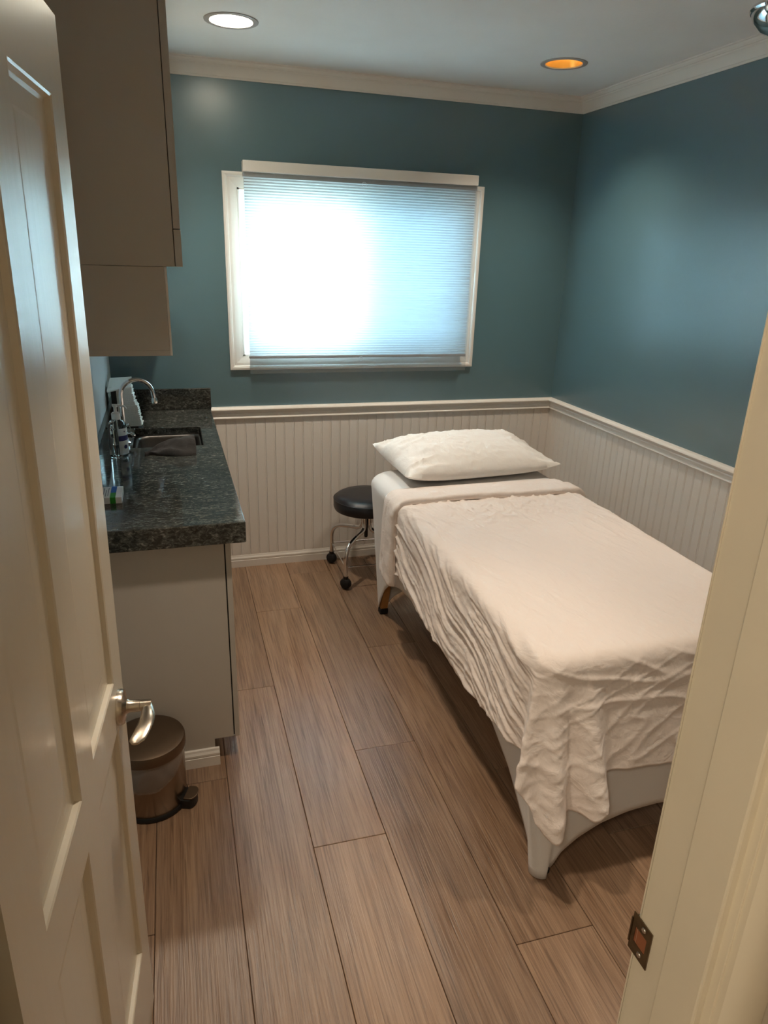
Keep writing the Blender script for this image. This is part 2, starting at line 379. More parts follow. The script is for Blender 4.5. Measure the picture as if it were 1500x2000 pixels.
b = MB().box(WX0, WX0+.008, -.004, .14, WZ0, WZ1).box(WX1-.008, WX1, -.004, .14, WZ0, WZ1).box(WX0, WX1, -.004, .14, WZ0, WZ0+.008).box(WX0, WX1, -.004, .14, WZ1-.008, WZ1)
mk('reveal', b, 'trim_white', win)
def frame(x0, x1, z0, z1, y0, y1, t): return MB().box(x0, x0+t, y0, y1, z0, z1).box(x1-t, x1, y0, y1, z0, z1).box(x0+t, x1-t, y0, y1, z0, z0+t).box(x0+t, x1-t, y0, y1, z1-t, z1)
mk('frame', frame(WX0+.008, WX1-.008, WZ0+.008, WZ1-.008, .065, .13, .035), 'vinyl_frame', win, bevel=.003)
XM = -1.215
for nm, (x0, x1, y0) in {'sash': (WX0+.04, XM+.025, .075), 'sash.001': (XM-.025, WX1-.04, .10)}.items():
    s = mk('sash', frame(x0, x1, WZ0+.04, WZ1-.04, y0, y0+.022, .035), 'vinyl_frame', win, bevel=.002)
    mk('pane', MB().box(x0+.033, x1-.033, y0+.009, y0+.013, WZ0+.073, WZ1-.073), 'glass', s)
mk('dimming_screen', MB().box(XM, WX1-.045, .132, .1335, WZ0+.04, WZ1-.04), 'dimming_mesh', win)  # unseen screen added to make the right half of the shade dimmer
# outside: unseen eave added to dim the top of the shade, and ground
tag(mk('shading_eave', MB().box(-4, 2, .15, .80, 2.10, 2.24), 'outside_wall'), 'unseen eave added outside to shade the window top', 'eave')
struct('ground', MB().box(-8, 6, .16, 9, -.5, -.4), 'outside_wall', 'pale ground outside the window')

# pleated shade hung in front of the casing
sh = thing('pleated_shade', 'white pleated cellular shade pulled down over the window', 'window shade', (-1.193, -.045, 1.17))
SX0, SX1 = -1.783, -.598
mk('head_rail', MB().box(SX0-.002, SX1, -.072, -.020, 2.030, 2.079), 'trim_white', sh, bevel=.004)
mk('top_bar', MB().box(SX0, SX1, -.056, -.030, 2.010, 2.029), 'lamp_trim', sh, bevel=.002)
NP = 66; rows = []
for i in range(2*NP+1):
    z = 1.186+(2.011-1.186)*i/(2*NP)
    d = .0065 if z < 1.5 else .0048
    rows.append([(SX0+.004+(SX1-SX0-.008)*k/40, -.047-(d if i % 2 else 0)+.0008*noise.noise((k*.5, i*.15, 0)), z) for k in range(41)])
mk('pleated_cloth', MB().grid(rows), 'shade_cloth', sh)
mk('bottom_rail', MB().box(SX0, SX1-.002, -.060, -.034, 1.172, 1.186), 'lamp_trim', sh, bevel=.003)
for z in (2.005, 1.167):
    ring = [(-1.2+.011*math.cos(2*PI*k/20), -.064, z+.011*math.sin(2*PI*k/20)) for k in range(21)]
    mk('pull_ring', MB().tube(ring, .0016, 6, False), 'white_plastic', sh, smooth=True)
mk('clear_film', MB().box(SX0, SX1-.004, -.0705, -.0700, 1.098, 2.032), 'clear_film', sh)

# ------------------------------------------------------------------ doorway and door
jb = MB().box(DX1, DX1+.02, YN1, YN0, 0, 2.03).box(DX0-.02, DX0, YN1, YN0, 0, 2.03).box(DX0, DX1, YN1, YN0, 2.01, 2.03)
door = tag(bpy.data.objects.new('door_1', None), 'open cream four-panel door with lever handle', None, None, 'structure'); C.objects.link(door)
frm = struct('door_frame', jb, 'jamb_paint', 'cream painted door frame with steel strike plate', bevel=.0015); 
st = MB().box(DX1-.011, DX1, -3.290, -3.232, 0, 2.01).box(DX0, DX0+.011, -3.290, -3.232, 0, 2.01).box(DX0, DX1, -3.290, -3.232, 1.999, 2.01)
mk('stop', st, 'jamb_paint', frm, bevel=.0025)
cas = [(0, 0), (0, .008), (.006, .014), (.020, .018), (.050, .018), (.060, .012), (.065, 0)]
def vcas(x, sgn, yface, ydir): return MB().prism(cas, 0, 2.09, lambda t, p, q: (x+sgn*p, yface+ydir*q, t))
mk('casing', vcas(DX1+.003, 1, YN1, -1), 'jamb_paint', frm, smooth=True); mk('casing', vcas(DX0-.003, -1, YN1, -1), 'jamb_paint', frm, smooth=True)
mk('casing', vcas(DX1+.006, 1, YN0, 1), 'jamb_paint', frm, smooth=True)
zs = .892
sp = MB(); x = DX1-.0012
def plate(y0, y1, z0, z1): sp.box(x, x+.0014, y0, y1, z0, z1)
plate(-3.201, -3.165, zs+.012, zs+.030); plate(-3.201, -3.165, zs-.030, zs-.012); plate(-3.172, -3.165, zs-.012, zs+.012); plate(-3.201, -3.194, zs-.012, zs+.012)
sp.box(x-.001, x+.012, -3.1655, -3.1635, zs-.02, zs+.02)
mk('strike_plate', sp, 'old_steel', frm)
mk('latch_hole', MB().box(DX1-.0004, DX1+.001, -3.194, -3.172, zs-.012, zs+.012), 'raw_wood', frm)
for dz in (.021, -.021): mk('screw', MB().lathe([(0, .0014), (.003, .0012), (.0038, 0)], (x, -3.186, zs+dz), (-1, 0, 0), 12), 'chrome', frm, smooth=True)

# the door leaf, built in its own frame: u along the leaf from the hinge, n out of the seen face, z up
DL, DH, DT = .690, 1.992, .035
hx, hy = -2.372, -3.117
ex, ey = -2.310, -2.430
ang = math.atan2(ey-hy, ex-hx)
door.location = (hx, hy, .006)
door.rotation_euler = (0, math.radians(.69), 0)
Rz = Matrix.Rotation(ang, 3, 'Z')
SHIFT = -.010
def DV(u, n, z): v = Rz @ Vector((u, -n, 0)); return (v.x+SHIFT, v.y, z)
def dbox(m_, u0, u1, n0, n1, z0, z1):
    k = len(m_.v)
    for z in (z0, z1):
        for u, n in ((u0, n0), (u1, n0), (u1, n1), (u0, n1)): m_.v.append(DV(u, n, z))
    for f in ((3, 2, 1, 0), (4, 5, 6, 7), (0, 1, 5, 4), (1, 2, 6, 5), (2, 3, 7, 6), (3, 0, 4, 7)): m_.f.append(tuple(k+i for i in f))
    return m_
UC = [(.102, .314), (.402, .612)]; ZP = [(.245, .835), (.930, 1.880)]
for u0, u1 in ((0, UC[0][0]), (UC[1][1], DL)): mk('stile', dbox(MB(), u0, u1, -DT, 0, 0, DH), 'door_paint', door, local=True)
mk('mullion', dbox(MB(), UC[0][1], UC[1][0], -DT, 0, ZP[0][0], ZP[1][1]), 'door_paint', door, local=True)
for z0, z1 in ((0, ZP[0][0]), (ZP[1][1], DH)): mk('rail', dbox(MB(), UC[0][0], UC[1][1], -DT, 0, z0, z1), 'door_paint', door, local=True)
for u0, u1 in UC: mk('rail', dbox(MB(), u0, u1, -DT, 0, ZP[0][1], ZP[1][0]), 'door_paint', door, local=True)
for u0, u1 in UC:
    for z0, z1 in ZP:
        m_ = MB(); steps = [(0, 0), (.003, -.002), (.006, -.0095), (.012, -.011), (.040, -.011), (.046, -.0102)]
        rings = [[DV(u0+a, n, z0+a), DV(u1-a, n, z0+a), DV(u1-a, n, z1-a), DV(u0+a, n, z1-a)] for a, n in steps]
        m_.grid(rings, closed_v=True); m_.fan(rings[-1])
        back = [DV(u0, -.03, z0), DV(u1, -.03, z0), DV(u1, -.03, z1), DV(u0, -.03, z1)]; m_.fan(back, True)
        m_.grid([back, rings[0]], closed_v=True)
        mk('panel', m_, 'door_paint', door, local=True)
# lever handle
hu, hz = DL-.062, .868
N3 = Vector(DV(0, 1, 0)) - Vector(DV(0, 0, 0)); U3 = Vector(DV(1, 0, 0)) - Vector(DV(0, 0, 0))
h0 = Vector(DV(hu, 0, hz))
hd = mk('lever_handle', MB().lathe([(.0, .0), (.034, .0), (.034, .006), (.032, .011), (.026, .013), (.014, .016), (.0115, .022), (.0115, .040), (.0105, .0405), (.0105, .060), (.0, .060)], h0, N3, 40), 'brushed_nickel', door, smooth=True, local=True)
hd['label'] = 'brushed nickel lever handle'
rows = []
nb = 22
for i in range(nb):
    t = i/(nb-1)
    c = h0 + N3*(.050+.010*math.sin(PI*t*.9)-.012*t*t) - U3*(.104*t-.008) + Vector((0, 0, 1))*(.004*math.sin(PI*t)-.004*t)
    hw = (.0105+.004*smooth01(t*1.3))*(1 if t < .9 else math.sqrt(max(0.02, 1-((t-.9)/.1)**2*.8))); th = .0045*(1-.45*t)
    c = c+Vector((0, 0, -.010*t**3)); rows.append([c+N3*hw*math.cos(a)+Vector((0, 0, th*math.sin(a))) for a in [2*PI*k/16 for k in range(16)]])
mk('lever', MB().grid(rows, closed_v=True).fan(rows[0], True).fan(rows[-1]), 'brushed_nickel', hd, smooth=True, local=True)
mk('latch_bolt', dbox(MB(), DL, DL+.008, -.022, -.010, hz-.008, hz+.008), 'brushed_nickel', door, local=True)
for z in (.2, 1.0, 1.8): mk('hinge', MB().tube([DV(-.004, -DT-.004, z), DV(-.004, -DT-.004, z+.09)], .006, 10), 'brushed_nickel', door, local=True, smooth=True)

# ------------------------------------------------------------------ base cabinet and counter
bc = thing('base_cabinet', 'beige base cabinet under the granite counter', 'cabinet', (-2.25, -1.62, 0))
CX = -2.053; CY = -1.625
mk('end_panel', MB().box(XL+.001, CX, CY, CY+.018, .1, .845).box(XL+.001, -2.118, CY, CY+.018, 0, .1), 'cabinet_paint', bc)
mk('carcass', MB().box(XL+.001, CX-.001, CY+.018, -.004, .1, .72).box(XL+.001, CX-.001, CY+.018, -.80, .72, .845).box(XL+.001, CX-.001, -.35, -.004, .72, .845).box(XL+.001, -2.118, CY+.018, -.004, 0, .1), 'cabinet_paint', bc)
mk('gap_strip', MB().box(CX, CX+.004, CY+.006, -.006, .102, .844), 'dark_gap', bc)
for y0, y1 in ((CY, -1.09), (-1.087, -.55), (-.547, -.01)): mk('cabinet_door', MB().box(CX+.004, CX+.021, y0, y1, .098, .838), 'cabinet_paint', bc, bevel=.0015)
bb = [(p, q*.93) for p, q in bs]
mk('baseboard_piece', MB().prism(bb, -2.44, -2.104, lambda t, p, q: (t, CY-p, q)), 'trim_white', bc)
ct = thing('countertop', 'dark speckled granite counter with splash and cut-out', 'countertop', (-2.22, -.84, .846))
KX, KY, Z0, Z1 = -1.987, -1.677, .846, .915
SKX0, SKX1, SKY0, SKY1 = -2.346, -2.061, -.745, -.405
b = MB()
outer = [(XL+.001, KY), (KX, KY), (KX, -.001), (XL+.001, -.001)]; inner = [(SKX0, SKY0), (SKX1, SKY0), (SKX1, SKY1), (SKX0, SKY1)]
R4 = [[(*p, Z1) for p in inner], [(*p, Z1) for p in outer], [(*p, Z0) for p in outer], [(*p, .880) for p in inner]]
b.grid(R4, closed_u=True, closed_v=True)
mk('slab', b, 'granite', ct, bevel=.004)
mk('backsplash', MB().box(XL+.022, -1.982, -.021, -.001, Z1, 1.020), 'granite', ct, bevel=.002)
mk('side_splash', MB().box(XL+.001, XL+.021, -1.66, -.001, Z1, 1.016), 'granite', ct, bevel=.002)
# sink
sk = thing('sink', 'stainless steel undermount sink set in the counter', 'sink', (-2.203, -.575, .72))
def rrect(x0, x1, y0, y1, r, z, n=6):
    out = []
    for cx, cy, a0 in ((x1-r, y0+r, -PI/2), (x1-r, y1-r, 0), (x0+r, y1-r, PI/2), (x0+r, y0+r, PI)):
        for k in range(n+1): a = a0+PI/2*k/n; out.append((cx+r*math.cos(a), cy+r*math.sin(a), z))
    return out
g = .012
rows = [rrect(SKX0-g*.2, SKX1+g*.2, SKY0-g*.2, SKY1+g*.2, .012, .8795)]
for ins, r, z in ((.008, .05, .8795), (.011, .05, .877), (.014, .05, .868), (.020, .05, .78), (.030, .045, .752), (.050, .035, .744), (.11, .02, .741)):
    rows.append(rrect(SKX0+ins, SKX1-ins, SKY0+ins, SKY1-ins, r, z))
mk('bowl', MB().grid(rows, closed_v=True).fan(rows[-1]), 'stainless', sk, smooth=True, solid=.0015)
mk('drain', MB().lathe([(0, .002), (.02, .002), (.03, .004), (.038, .002), (.040, 0)], (-2.203, -.575, .7425), seg=28), 'chrome', sk, smooth=True)
# faucet
fx, fy = -2.374, -.668
fa = thing('faucet', 'chrome gooseneck faucet with small lever by the sink', 'faucet', (fx, fy, Z1))
mk('base', MB().lathe([(0, 0), (.024, 0), (.024, .006), (.018, .012), (.0145, .03), (.0145, .050), (.0115, .056), (0, .056)], (fx, fy, Z1), seg=28), 'chrome', fa, smooth=True)
R = .063; zt = 1.116
path = [(fx, fy, Z1+.05), (fx, fy, 1.0), (fx, fy, 1.06)] + [(fx+R-R*math.cos(a), fy+.012*a/PI, zt+R*math.sin(a)) for a in [PI*k/16*1.0 for k in range(17)]]
path += [(fx+2*R+.003, fy+.013, zt-.018)]
mk('spout', MB().tube(path, .0085, 14), 'chrome', fa, smooth=True)
mk('aerator', MB().lathe([(0, 0), (.0115, 0), (.012, .012), (.0095, .022), (0, .022)], (fx+2*R+.003, fy+.013, zt-.036), seg=20), 'chrome', fa, smooth=True)
lv = mk('valve', MB().tube([(fx+.012, fy-.004, Z1+.036), (fx+.03, fy-.022, Z1+.04)], .010, 14), 'chrome', fa, smooth=True)
mk('lever', MB().tube([(fx+.026, fy-.018, Z1+.042), (fx+.024, fy-.02, Z1+.075), (fx+.018, fy-.03, Z1+.088)], [.004, .0038, .005], 8), 'chrome', lv, smooth=True)
mk('handle_cap', MB().lathe([(0, 0), (.013, 0), (.013, .008), (.009, .013), (0, .014)], (fx+.028, fy-.02, Z1+.040), (.7, -.7, .15), 18), 'chrome', lv, smooth=True)
# folded paper towels in a dark holder
pt = thing('paper_towels', 'tall stack of white folded paper towels in the counter corner', 'paper towels', (-2.37, -.33, Z1))
rows = []; nl = 40
for i in range(nl+1):
    z = Z1+.004+.178*i/nl; t = i/nl
    shx = -.030*t + (.006 if t < .55 else -.004); jag = .006*noise.noise((i*.75, 3, 0))+.005*(i % 2)
    a = .12; x0, x1, y0, y1 = -2.405+shx, -2.322+shx*.8+jag, -.375, -.275
    rows.append([(x0, y0, z), (x1, y0+.004, z), (x1+.004*math.sin(i*1.7), y1, z), (x0, y1, z)])
mk('folded_stack', MB().grid(rows, closed_v=True).fan(rows[0], True).fan(rows[-1]), 'paper', pt)
lid = [(-2.447, -.405, 1.088), (-2.345, -.385, 1.1), (-2.345, -.27, 1.128), (-2.440, -.265, 1.122)]
mk('top_towel', MB().fan(lid).fan([(x_, y_, z_-.006) for x_, y_, z_ in lid], True).grid([[(x_, y_, z_-.006) for x_, y_, z_ in lid], lid], closed_v=True), 'paper', pt)
mk('holder', MB().box(-2.433, -2.411, -.39, -.262, Z1, 1.085).box(-2.433, -2.33, -.27, -.262, Z1, 1.06).box(-2.411, -2.33, -.38, -.27, Z1, Z1+.004), 'black_plastic', pt, bevel=.001)
# sanitiser bottle
bx_, by_ = -2.386, -.868
bo = thing('pump_bottle', 'clear pump bottle of hand gel with a navy banded label', 'bottle', (bx_, by_, Z1))
gel = mat('gel', (236, 246, 246), .03, **{'Transmission_Weight': 1.0, 'IOR': 1.33})
bp_ = [(0, .0005), (.030, .0005), (.034, .004), (.035, .012), (.035, .118), (.033, .130), (.026, .142), (.017, .149), (.014, .152), (.014, .160), (0, .160)]
mk('bottle_body', MB().lathe(bp_, (bx_, by_, Z1), seg=40), 'gel', bo, smooth=True)
pu = mk('pump', MB().lathe([(0, .150), (.016, .150), (.0165, .153), (.0165, .172), (.013, .176), (.006, .178), (.006, .196), (.009, .198), (.009, .206), (0, .207)], (bx_, by_, Z1), seg=24), 'white_plastic', bo, smooth=True)
mk('nozzle', MB().tube([(bx_-.010, by_-.002, Z1+.205), (bx_+.012, by_, Z1+.203), (bx_+.034, by_-.002, Z1+.199), (bx_+.040, by_-.002, Z1+.190)], [.004, .0045, .004, .003], 8), 'white_plastic', pu, smooth=True)
mk('dip_tube', MB().tube([(bx_, by_, Z1+.150), (bx_+.004, by_, Z1+.02)], .0025, 8), 'white_plastic', pu, smooth=True)
def wrap(a0, a1, z0, z1, r): return MB().grid([[(bx_+r*math.cos(a0+(a1-a0)*k/14), by_+r*math.sin(a0+(a1-a0)*k/14), z) for k in range(15)] for z in (z0, z1)])
lb = mk('label', wrap(-1.45, .9, Z1+.016, Z1+.118, .0355), 'label_white', bo, smooth=True)
mk('label_band', wrap(-1.45, .9, Z1+.070, Z1+.090, .0358), 'label_navy', lb, smooth=True)
def disc(a, z, r, rr_=.0359):
    e1 = Vector((-math.sin(a), math.cos(a), 0)); e2 = Vector((0, 0, 1)); c = Vector((bx_+rr_*math.cos(a), by_+rr_*math.sin(a), z))
    return MB().fan([c+(e1*math.cos(2*PI*k/16)+e2*math.sin(2*PI*k/16))*r for k in range(16)])
mk('label_seal', disc(-.75, Z1+.046, .008, .0368), 'label_navy', lb); mk('label_mark', disc(-.75, Z1+.106, .0028, .0362), 'label_navy', lb)
# little carton
kx0, kx1, ky0, ky1, kz1 = -2.428, -2.352, -1.432, -1.318, Z1+.022
ca = thing('carton', 'small white carton with blue and green stripe on the counter', 'box', (-2.39, -1.375, Z1))
mk('carton_body', MB().box(kx0, kx1, ky0, ky1, Z1+.0005, kz1), 'box_card', ca, bevel=.0008)
ym = ky0+.048
mk('blue_stripe', MB().box(-2.388, -2.371, ym, ky1-.0005, kz1, kz1+.0003), 'box_blue', ca)
mk('green_stripe', MB().box(-2.388, -2.371, ky0-.0003, ym, kz1, kz1+.0003).box(-2.388, -2.371, ky0-.0004, ky0, Z1+.001, kz1+.0003), 'box_green', ca)
for i, (xx, l0, l1) in enumerate(((-2.396, .02, .10), (-2.403, .015, .08), (-2.410, .03, .10), (-2.418, .02, .07))):
    mk('print_line', MB().box(xx, xx+.0018, ky0+l0, ky0+l1, kz1, kz1+.0002), 'ink', ca)
for dz_ in (.007, .014): mk('print_line', MB().box(kx1, kx1+.0002, ky0+.02, ky1-.02, Z1+dz_, Z1+dz_+.0015), 'ink', ca)
# grey washcloth
rows = []
nu, nv = 44, 26
for i in range(nu):
    u = i/(nu-1); row = []
    for j in range(nv):
        v = j/(nv-1)*2-1
        wdt = .016+.070*smooth01(u*1.25)
        x_ = -2.292+.195*u; yc = -.862+.05*u
        r_ = math.sqrt(max(0, 1-abs(v)**2.4))
        ht = (.010+.044*smooth01(u*1.6)*(1-.22*u))*r_
        n_ = noise.noise((u*4.0, v*2.5, 1.3)); fold = (.013*math.sin(v*5.5+u*3.4)+.006*noise.noise((u*9, v*5, 2)))*r_
        row.append((x_+.004*n_, yc+wdt*v+.006*noise.noise((u*5, v*2, 7)), Z1+.0008+max(0, ht+fold*(.4+u)+.012*n_*r_)))
    rows.append(row)
base = [[(p[0], p[1], Z1+.0004) for p in r_] for r_ in rows]
m_ = MB().grid(rows); per = rows[0]+[r_[-1] for r_ in rows[1:]]+rows[-1][::-1][1:]+[r_[0] for r_ in rows[::-1][1:-1]]
m_.grid([per, [(p[0], p[1], Z1+.0003) for p in per]], closed_v=True)
tag(mk('washcloth', m_, 'terry', smooth=True, origin=(-2.2, -.84, Z1), angle=60), 'crumpled dark grey washcloth beside the sink', 'cloth')

# ------------------------------------------------------------------ wall cabinet
wc = thing('wall_cabinet', 'tall grey-beige wall cabinet above the counter', 'cabinet', (-2.3, -1.63, 1.643))
UY = -1.63
mk('carcass', MB().box(XL+.001, -2.142, UY, -.002, 1.643, CEIL-.001), 'cabinet_paint', wc)
for y0, y1 in ((UY, -1.10), (-1.097, -.56), (-.557, -.075)): mk('cabinet_door', MB().box(-2.140, -2.122, y0, y1, 1.738, CEIL-.075), 'cabinet_paint', wc, bevel=.001)
mk('light_rail', MB().box(-2.140, -2.1215, UY-.0005, -.075, 1.643, 1.736), 'cabinet_paint', wc, bevel=.001)
sb = thing('shelf_box', 'shallow box unit hung below the wall cabinet', 'shelf', (-2.3, -1.63, 1.408))
mk('side_panel', MB().box(XL+.001, -2.1705, UY+.001, UY+.018, 1.423, 1.642), 'cabinet_paint', sb)
mk('bottom_panel', MB().box(XL+.001, -2.1705, UY+.001, -.003, 1.408, 1.4225), 'cabinet_paint', sb)
mk('top_strip', MB().box(XL+.001, -2.1725, UY-.001, UY+.001, 1.627, 1.642), 'cabinet_paint', sb)
mk('front_panel', MB().box(-2.1700, -2.1640, UY+.003, -.003, 1.408, 1.642), 'cabinet_lit', sb)  # pale colour stands in for window light on this front face

# ------------------------------------------------------------------ recessed lamps and ceiling fixture
for i, (cx, cy) in enumerate(LAMPS):
    lp = thing('recessed_lamp', ('round recessed ceiling lamp glowing white near the wall cabinet', 'round recessed ceiling lamp glowing amber near the room corner', 'round recessed ceiling lamp above the doorway side of the floor', 'round recessed ceiling lamp above the foot of the table')[i], 'ceiling lamp', (cx, cy, CEIL), 'recessed ceiling lamps')
    mk('trim_ring', MB().lathe([(LR-.006, .0), (LR-.004, -.004), (LR+.010, -.005), (LR+.0155, -.003), (LR+.016, -.0005), (LR-.006, -.0003)], (cx, cy, CEIL), seg=48), 'lamp_trim', lp, smooth=True)
    mk('reflector', MB().lathe([(LR-.004, -.001), (LR-.012, .03), (LR-.022, .07), (.035, .105), (.0, .11)], (cx, cy, CEIL), seg=40), 'gold_reflector' if i else 'white_plastic', lp, smooth=True)
    if i == 0: mk('lens', MB().lathe([(0, -.001), (LR-.012, .001), (LR-.007, .004), (LR-.007, .008), (0, .008)], (cx, cy, CEIL+.002), seg=40), 'lamp_lens', lp, smooth=True)
    else: mk('bulb', MB().lathe([(0, .040), (.025, .043), (.042, .052), (.046, .066), (.036, .085), (.018, .104), (0, .104)], (cx, cy, CEIL), seg=32), 'bulb', lp, smooth=True)
    ld = bpy.data.lights.new('lamp_light', 'SPOT'); ld.energy = (ROOM_LAMP_W, ROOM_LAMP2_W, ROOM_LAMP_W, ROOM_LAMP2_W)[i]*4; ld.color = ((1.0, .86, .70), WARM, WARM, WARM)[i]
    ld.spot_size = math.radians(118 if i < 2 else 72); ld.spot_blend = 1.0 if i < 2 else .8; ld.shadow_soft_size = .05
    lo = bpy.data.objects.new('lamp_light', ld); C.objects.link(lo); lo.parent = lp; lo.location = (0, 0, -.012 if i == 0 else .03)
fxd = thing('ceiling_fixture', 'glossy white dome fixture on the ceiling in the top right corner', 'ceiling light', (-.175, -1.52, CEIL))
mk('canopy', MB().lathe([(0, 0), (.132, 0), (.134, -.008), (.130, -.014), (0, -.014)], (-.175, -1.52, CEIL), seg=40), 'chrome', fxd, smooth=True)
mk('dome', MB().lathe([(.127, -.012), (.126, -.020), (.115, -.042), (.09, -.064), (.05, -.079), (0, -.084)], (-.175, -1.52, CEIL), seg=40), 'chrome', fxd, smooth=True)
# hallway ceiling lamp behind the camera
hl = thing('hall_lamp', 'round white hallway ceiling lamp', 'ceiling lamp', (-2.75, -4.15, CEIL))
mk('canopy', MB().lathe([(0, 0), (.17, 0), (.17, -.02), (0, -.02)], (-2.75, -4.15, CEIL), seg=40), 'white_plastic', hl, smooth=True)
mk('diffuser', MB().lathe([(.155, -.02), (.15, -.04), (.11, -.075), (.05, -.09), (0, -.093)], (-2.75, -4.15, CEIL), seg=40), 'hall_glow', hl, smooth=True)

# ------------------------------------------------------------------ treatment table
BX0, BX1, BY0, BY1, BZ = -1.285, -.410, -2.310, -.505, .690
tb = thing('treatment_table', 'padded treatment table in a white stretch cover with arched hems', 'massage table', (-.85, -1.4, 0))
FEET = [(-1.235, -.712), (-1.235, -2.335), (-.460, -2.335), (-.460, -.712)]
for fx_, fy_ in FEET:
    tx = fx_+(.05 if fx_ < -.8 else -.05); ty = fy_+(-.03 if fy_ > -1.4 else .05)
    A = Vector((fx_, fy_, .028)); B_ = Vector((tx, ty, .60)); w_ = .017
    m_ = MB().grid([[A+Vector(d) for d in ((-w_, -w_, 0), (w_, -w_, 0), (w_, w_, 0), (-w_, w_, 0))], [B_+Vector(d) for d in ((-.02, -.02, 0), (.02, -.02, 0), (.02, .02, 0), (-.02, .02, 0))]], closed_v=True)
    lg = mk('leg', m_, 'leg_wood', tb)
    mk('foot_cap', MB().box(fx_-.021, fx_+.021, fy_-.021, fy_+.021, .0005, .030), 'rubber', lg, bevel=.004)
mk('table_top', MB().box(BX0+.05, BX1-.05, BY0+.05, BY1-.05, .60, .66), 'leg_wood', tb)
def table_outline(n_side, rc):
    """rounded rectangle, anticlockwise from the far left corner: left side, near side, right side, far side"""
    P = []
    cs = [((BX0+rc, BY1-rc), PI/2), ((BX0+rc, BY0+rc), PI), ((BX1-rc, BY0+rc), 1.5*PI), ((BX1-rc, BY1-rc), 2*PI)]
    for q, ((cx, cy), a0) in enumerate(cs):
        for k in range(13): a = a0+PI/2*k/12; P.append((cx+rc*math.cos(a), cy+rc*math.sin(a), q, 'c', k/12))
        nx, ny = cs[(q+1) % 4][0]; a = a0+PI/2
        s0 = Vector((cx+rc*math.cos(a), cy+rc*math.sin(a))); s1 = Vector((nx+rc*math.cos(a), ny+rc*math.sin(a)))
        for k in range(1, n_side): v = s0.lerp(s1, k/n_side); P.append((v.x, v.y, q, 's', k/n_side))
    return P
sideY = [-.712, -.725, -.745, -.79, -.86, -1.0, -1.365, -1.707, -1.957, -2.123, -2.265, -2.310, -2.335]
sideZ = [.030, .055, .100, .165, .226, .273, .305, .325, .269, .197, .090, .045, .008]
endT = [0, .035, .07, .14, .24, .36, .5, .64, .76, .86, .93, .965, 1]
endZ = [.008, .03, .072, .105, .132, .146, .150, .146, .132, .105, .072, .03, .008]
P = table_outline(60, .13)
hem = []
for (x_, y_, q, kind, t) in P:
    if q == 0 and kind == 's' or q == 2 and kind == 's':
        yy = sideY[0]+(sideY[-1]-sideY[0])*(t if q == 0 else 1-t)
        zz = interp(sideY[::-1], sideZ[::-1], yy); xx = (-1.258 if q == 0 else -.437)
        bow = .02*math.sin(PI*t); hem.append((xx+(bow if q == 0 else -bow), yy, zz))
    elif kind == 's':
        zz = interp(endT, endZ, t); xx = -1.235+.775*(t if q == 1 else 1-t); bow = .03*math.sin(PI*t)
        hem.append((xx, (-2.357+bow) if q == 1 else (-.690-bow), zz))
    else:
        fx_, fy_ = FEET[q]; a = [PI/2, PI, 1.5*PI, 2*PI][q]+PI/2*t
        rf = .024 if q in (0, 3) else .036; hem.append((fx_+rf*math.cos(a), fy_+rf*math.sin(a), .030 if q in (0, 3) else .003))
rows = []
rE = .045
cxm, cym = (BX0+BX1)/2, (BY0+BY1)/2
def inset(x_, y_, d):     # move a point of the outline inwards
    lx, ly = (BX1-BX0)/2, (BY1-BY0)/2
    return (cxm+(x_-cxm)*(lx-d)/lx, cym+(y_-cym)*(ly-d)/ly)
for s_ in (1, .75, .5, .25):       # top, from the spine outwards
    rows.append([(cxm+(inset(p[0], p[1], rE)[0]-cxm)*(1-s_), (lambda yy, sy: sy+(yy-sy)*(1-s_))(inset(p[0], p[1], rE)[1], max(BY0+.44, min(BY1-.44, p[1]))), BZ) for p in P])
for k in range(7):
    a = PI/2*k/6; d = rE*(1-math.sin(a)); rows.append([(*inset(p[0], p[1], d), BZ-rE+rE*math.cos(a)) for p in P])
for k in range(1, 25):
    f = k/24
    rows.append([(p[0]+(h[0]-p[0])*f**.8, p[1]+(h[1]-p[1])*(f**1.0), (BZ-rE-.02*0)+(h[2]-(BZ-rE))*f) for p, h in zip(P, hem)])
mk('stretch_cover', MB().grid(rows, closed_v=True), 'cover_spandex', tb, smooth=True, solid=.002, angle=80)

# top sheet
SZ = BZ+.006
def rid(p, q, r_=0.): return 1-abs(noise.noise((p, q, r_)))*2
ctrlT, ctrlH = [], []
def cpt(tx, ty, hx_, hy_, hz_): ctrlT.append((tx, ty, 0)); ctrlH.append((hx_, hy_, hz_))
LX = BX0-.004
for y_, z_ in ((-.985, .395), (-1.07, .392), (-1.15, .395), (-1.28, .378), (-1.42, .366), (-1.58, .356), (-1.73, .348), (-1.885, .346), (-2.0, .352), (-2.10, .36)): cpt(LX, y_, -1.298, y_-.012, z_)
cpt(LX, -2.17, -1.300, -2.180, .366); cpt(LX+.001, -2.215, -1.292, -2.225, .372); cpt(LX+.005, -2.247, -1.292, -2.262, .374)
cpt(LX+.007, -2.262, -1.335, -2.325, .362); cpt(LX+.010, -2.270, -1.362, -2.352, .350); cpt(LX+.014, -2.276, -1.352, -2.364, .335); cpt(LX+.022, -2.285, -1.325, -2.366, .300); cpt(LX+.032, -2.293, -1.300, -2.390, .235); cpt(LX+.042, -2.299, -1.275, -2.436, .212); cpt(LX+.054, -2.304, -1.250, -2.440, .214); cpt(LX+.068, -2.308, -1.228, -2.410, .235)
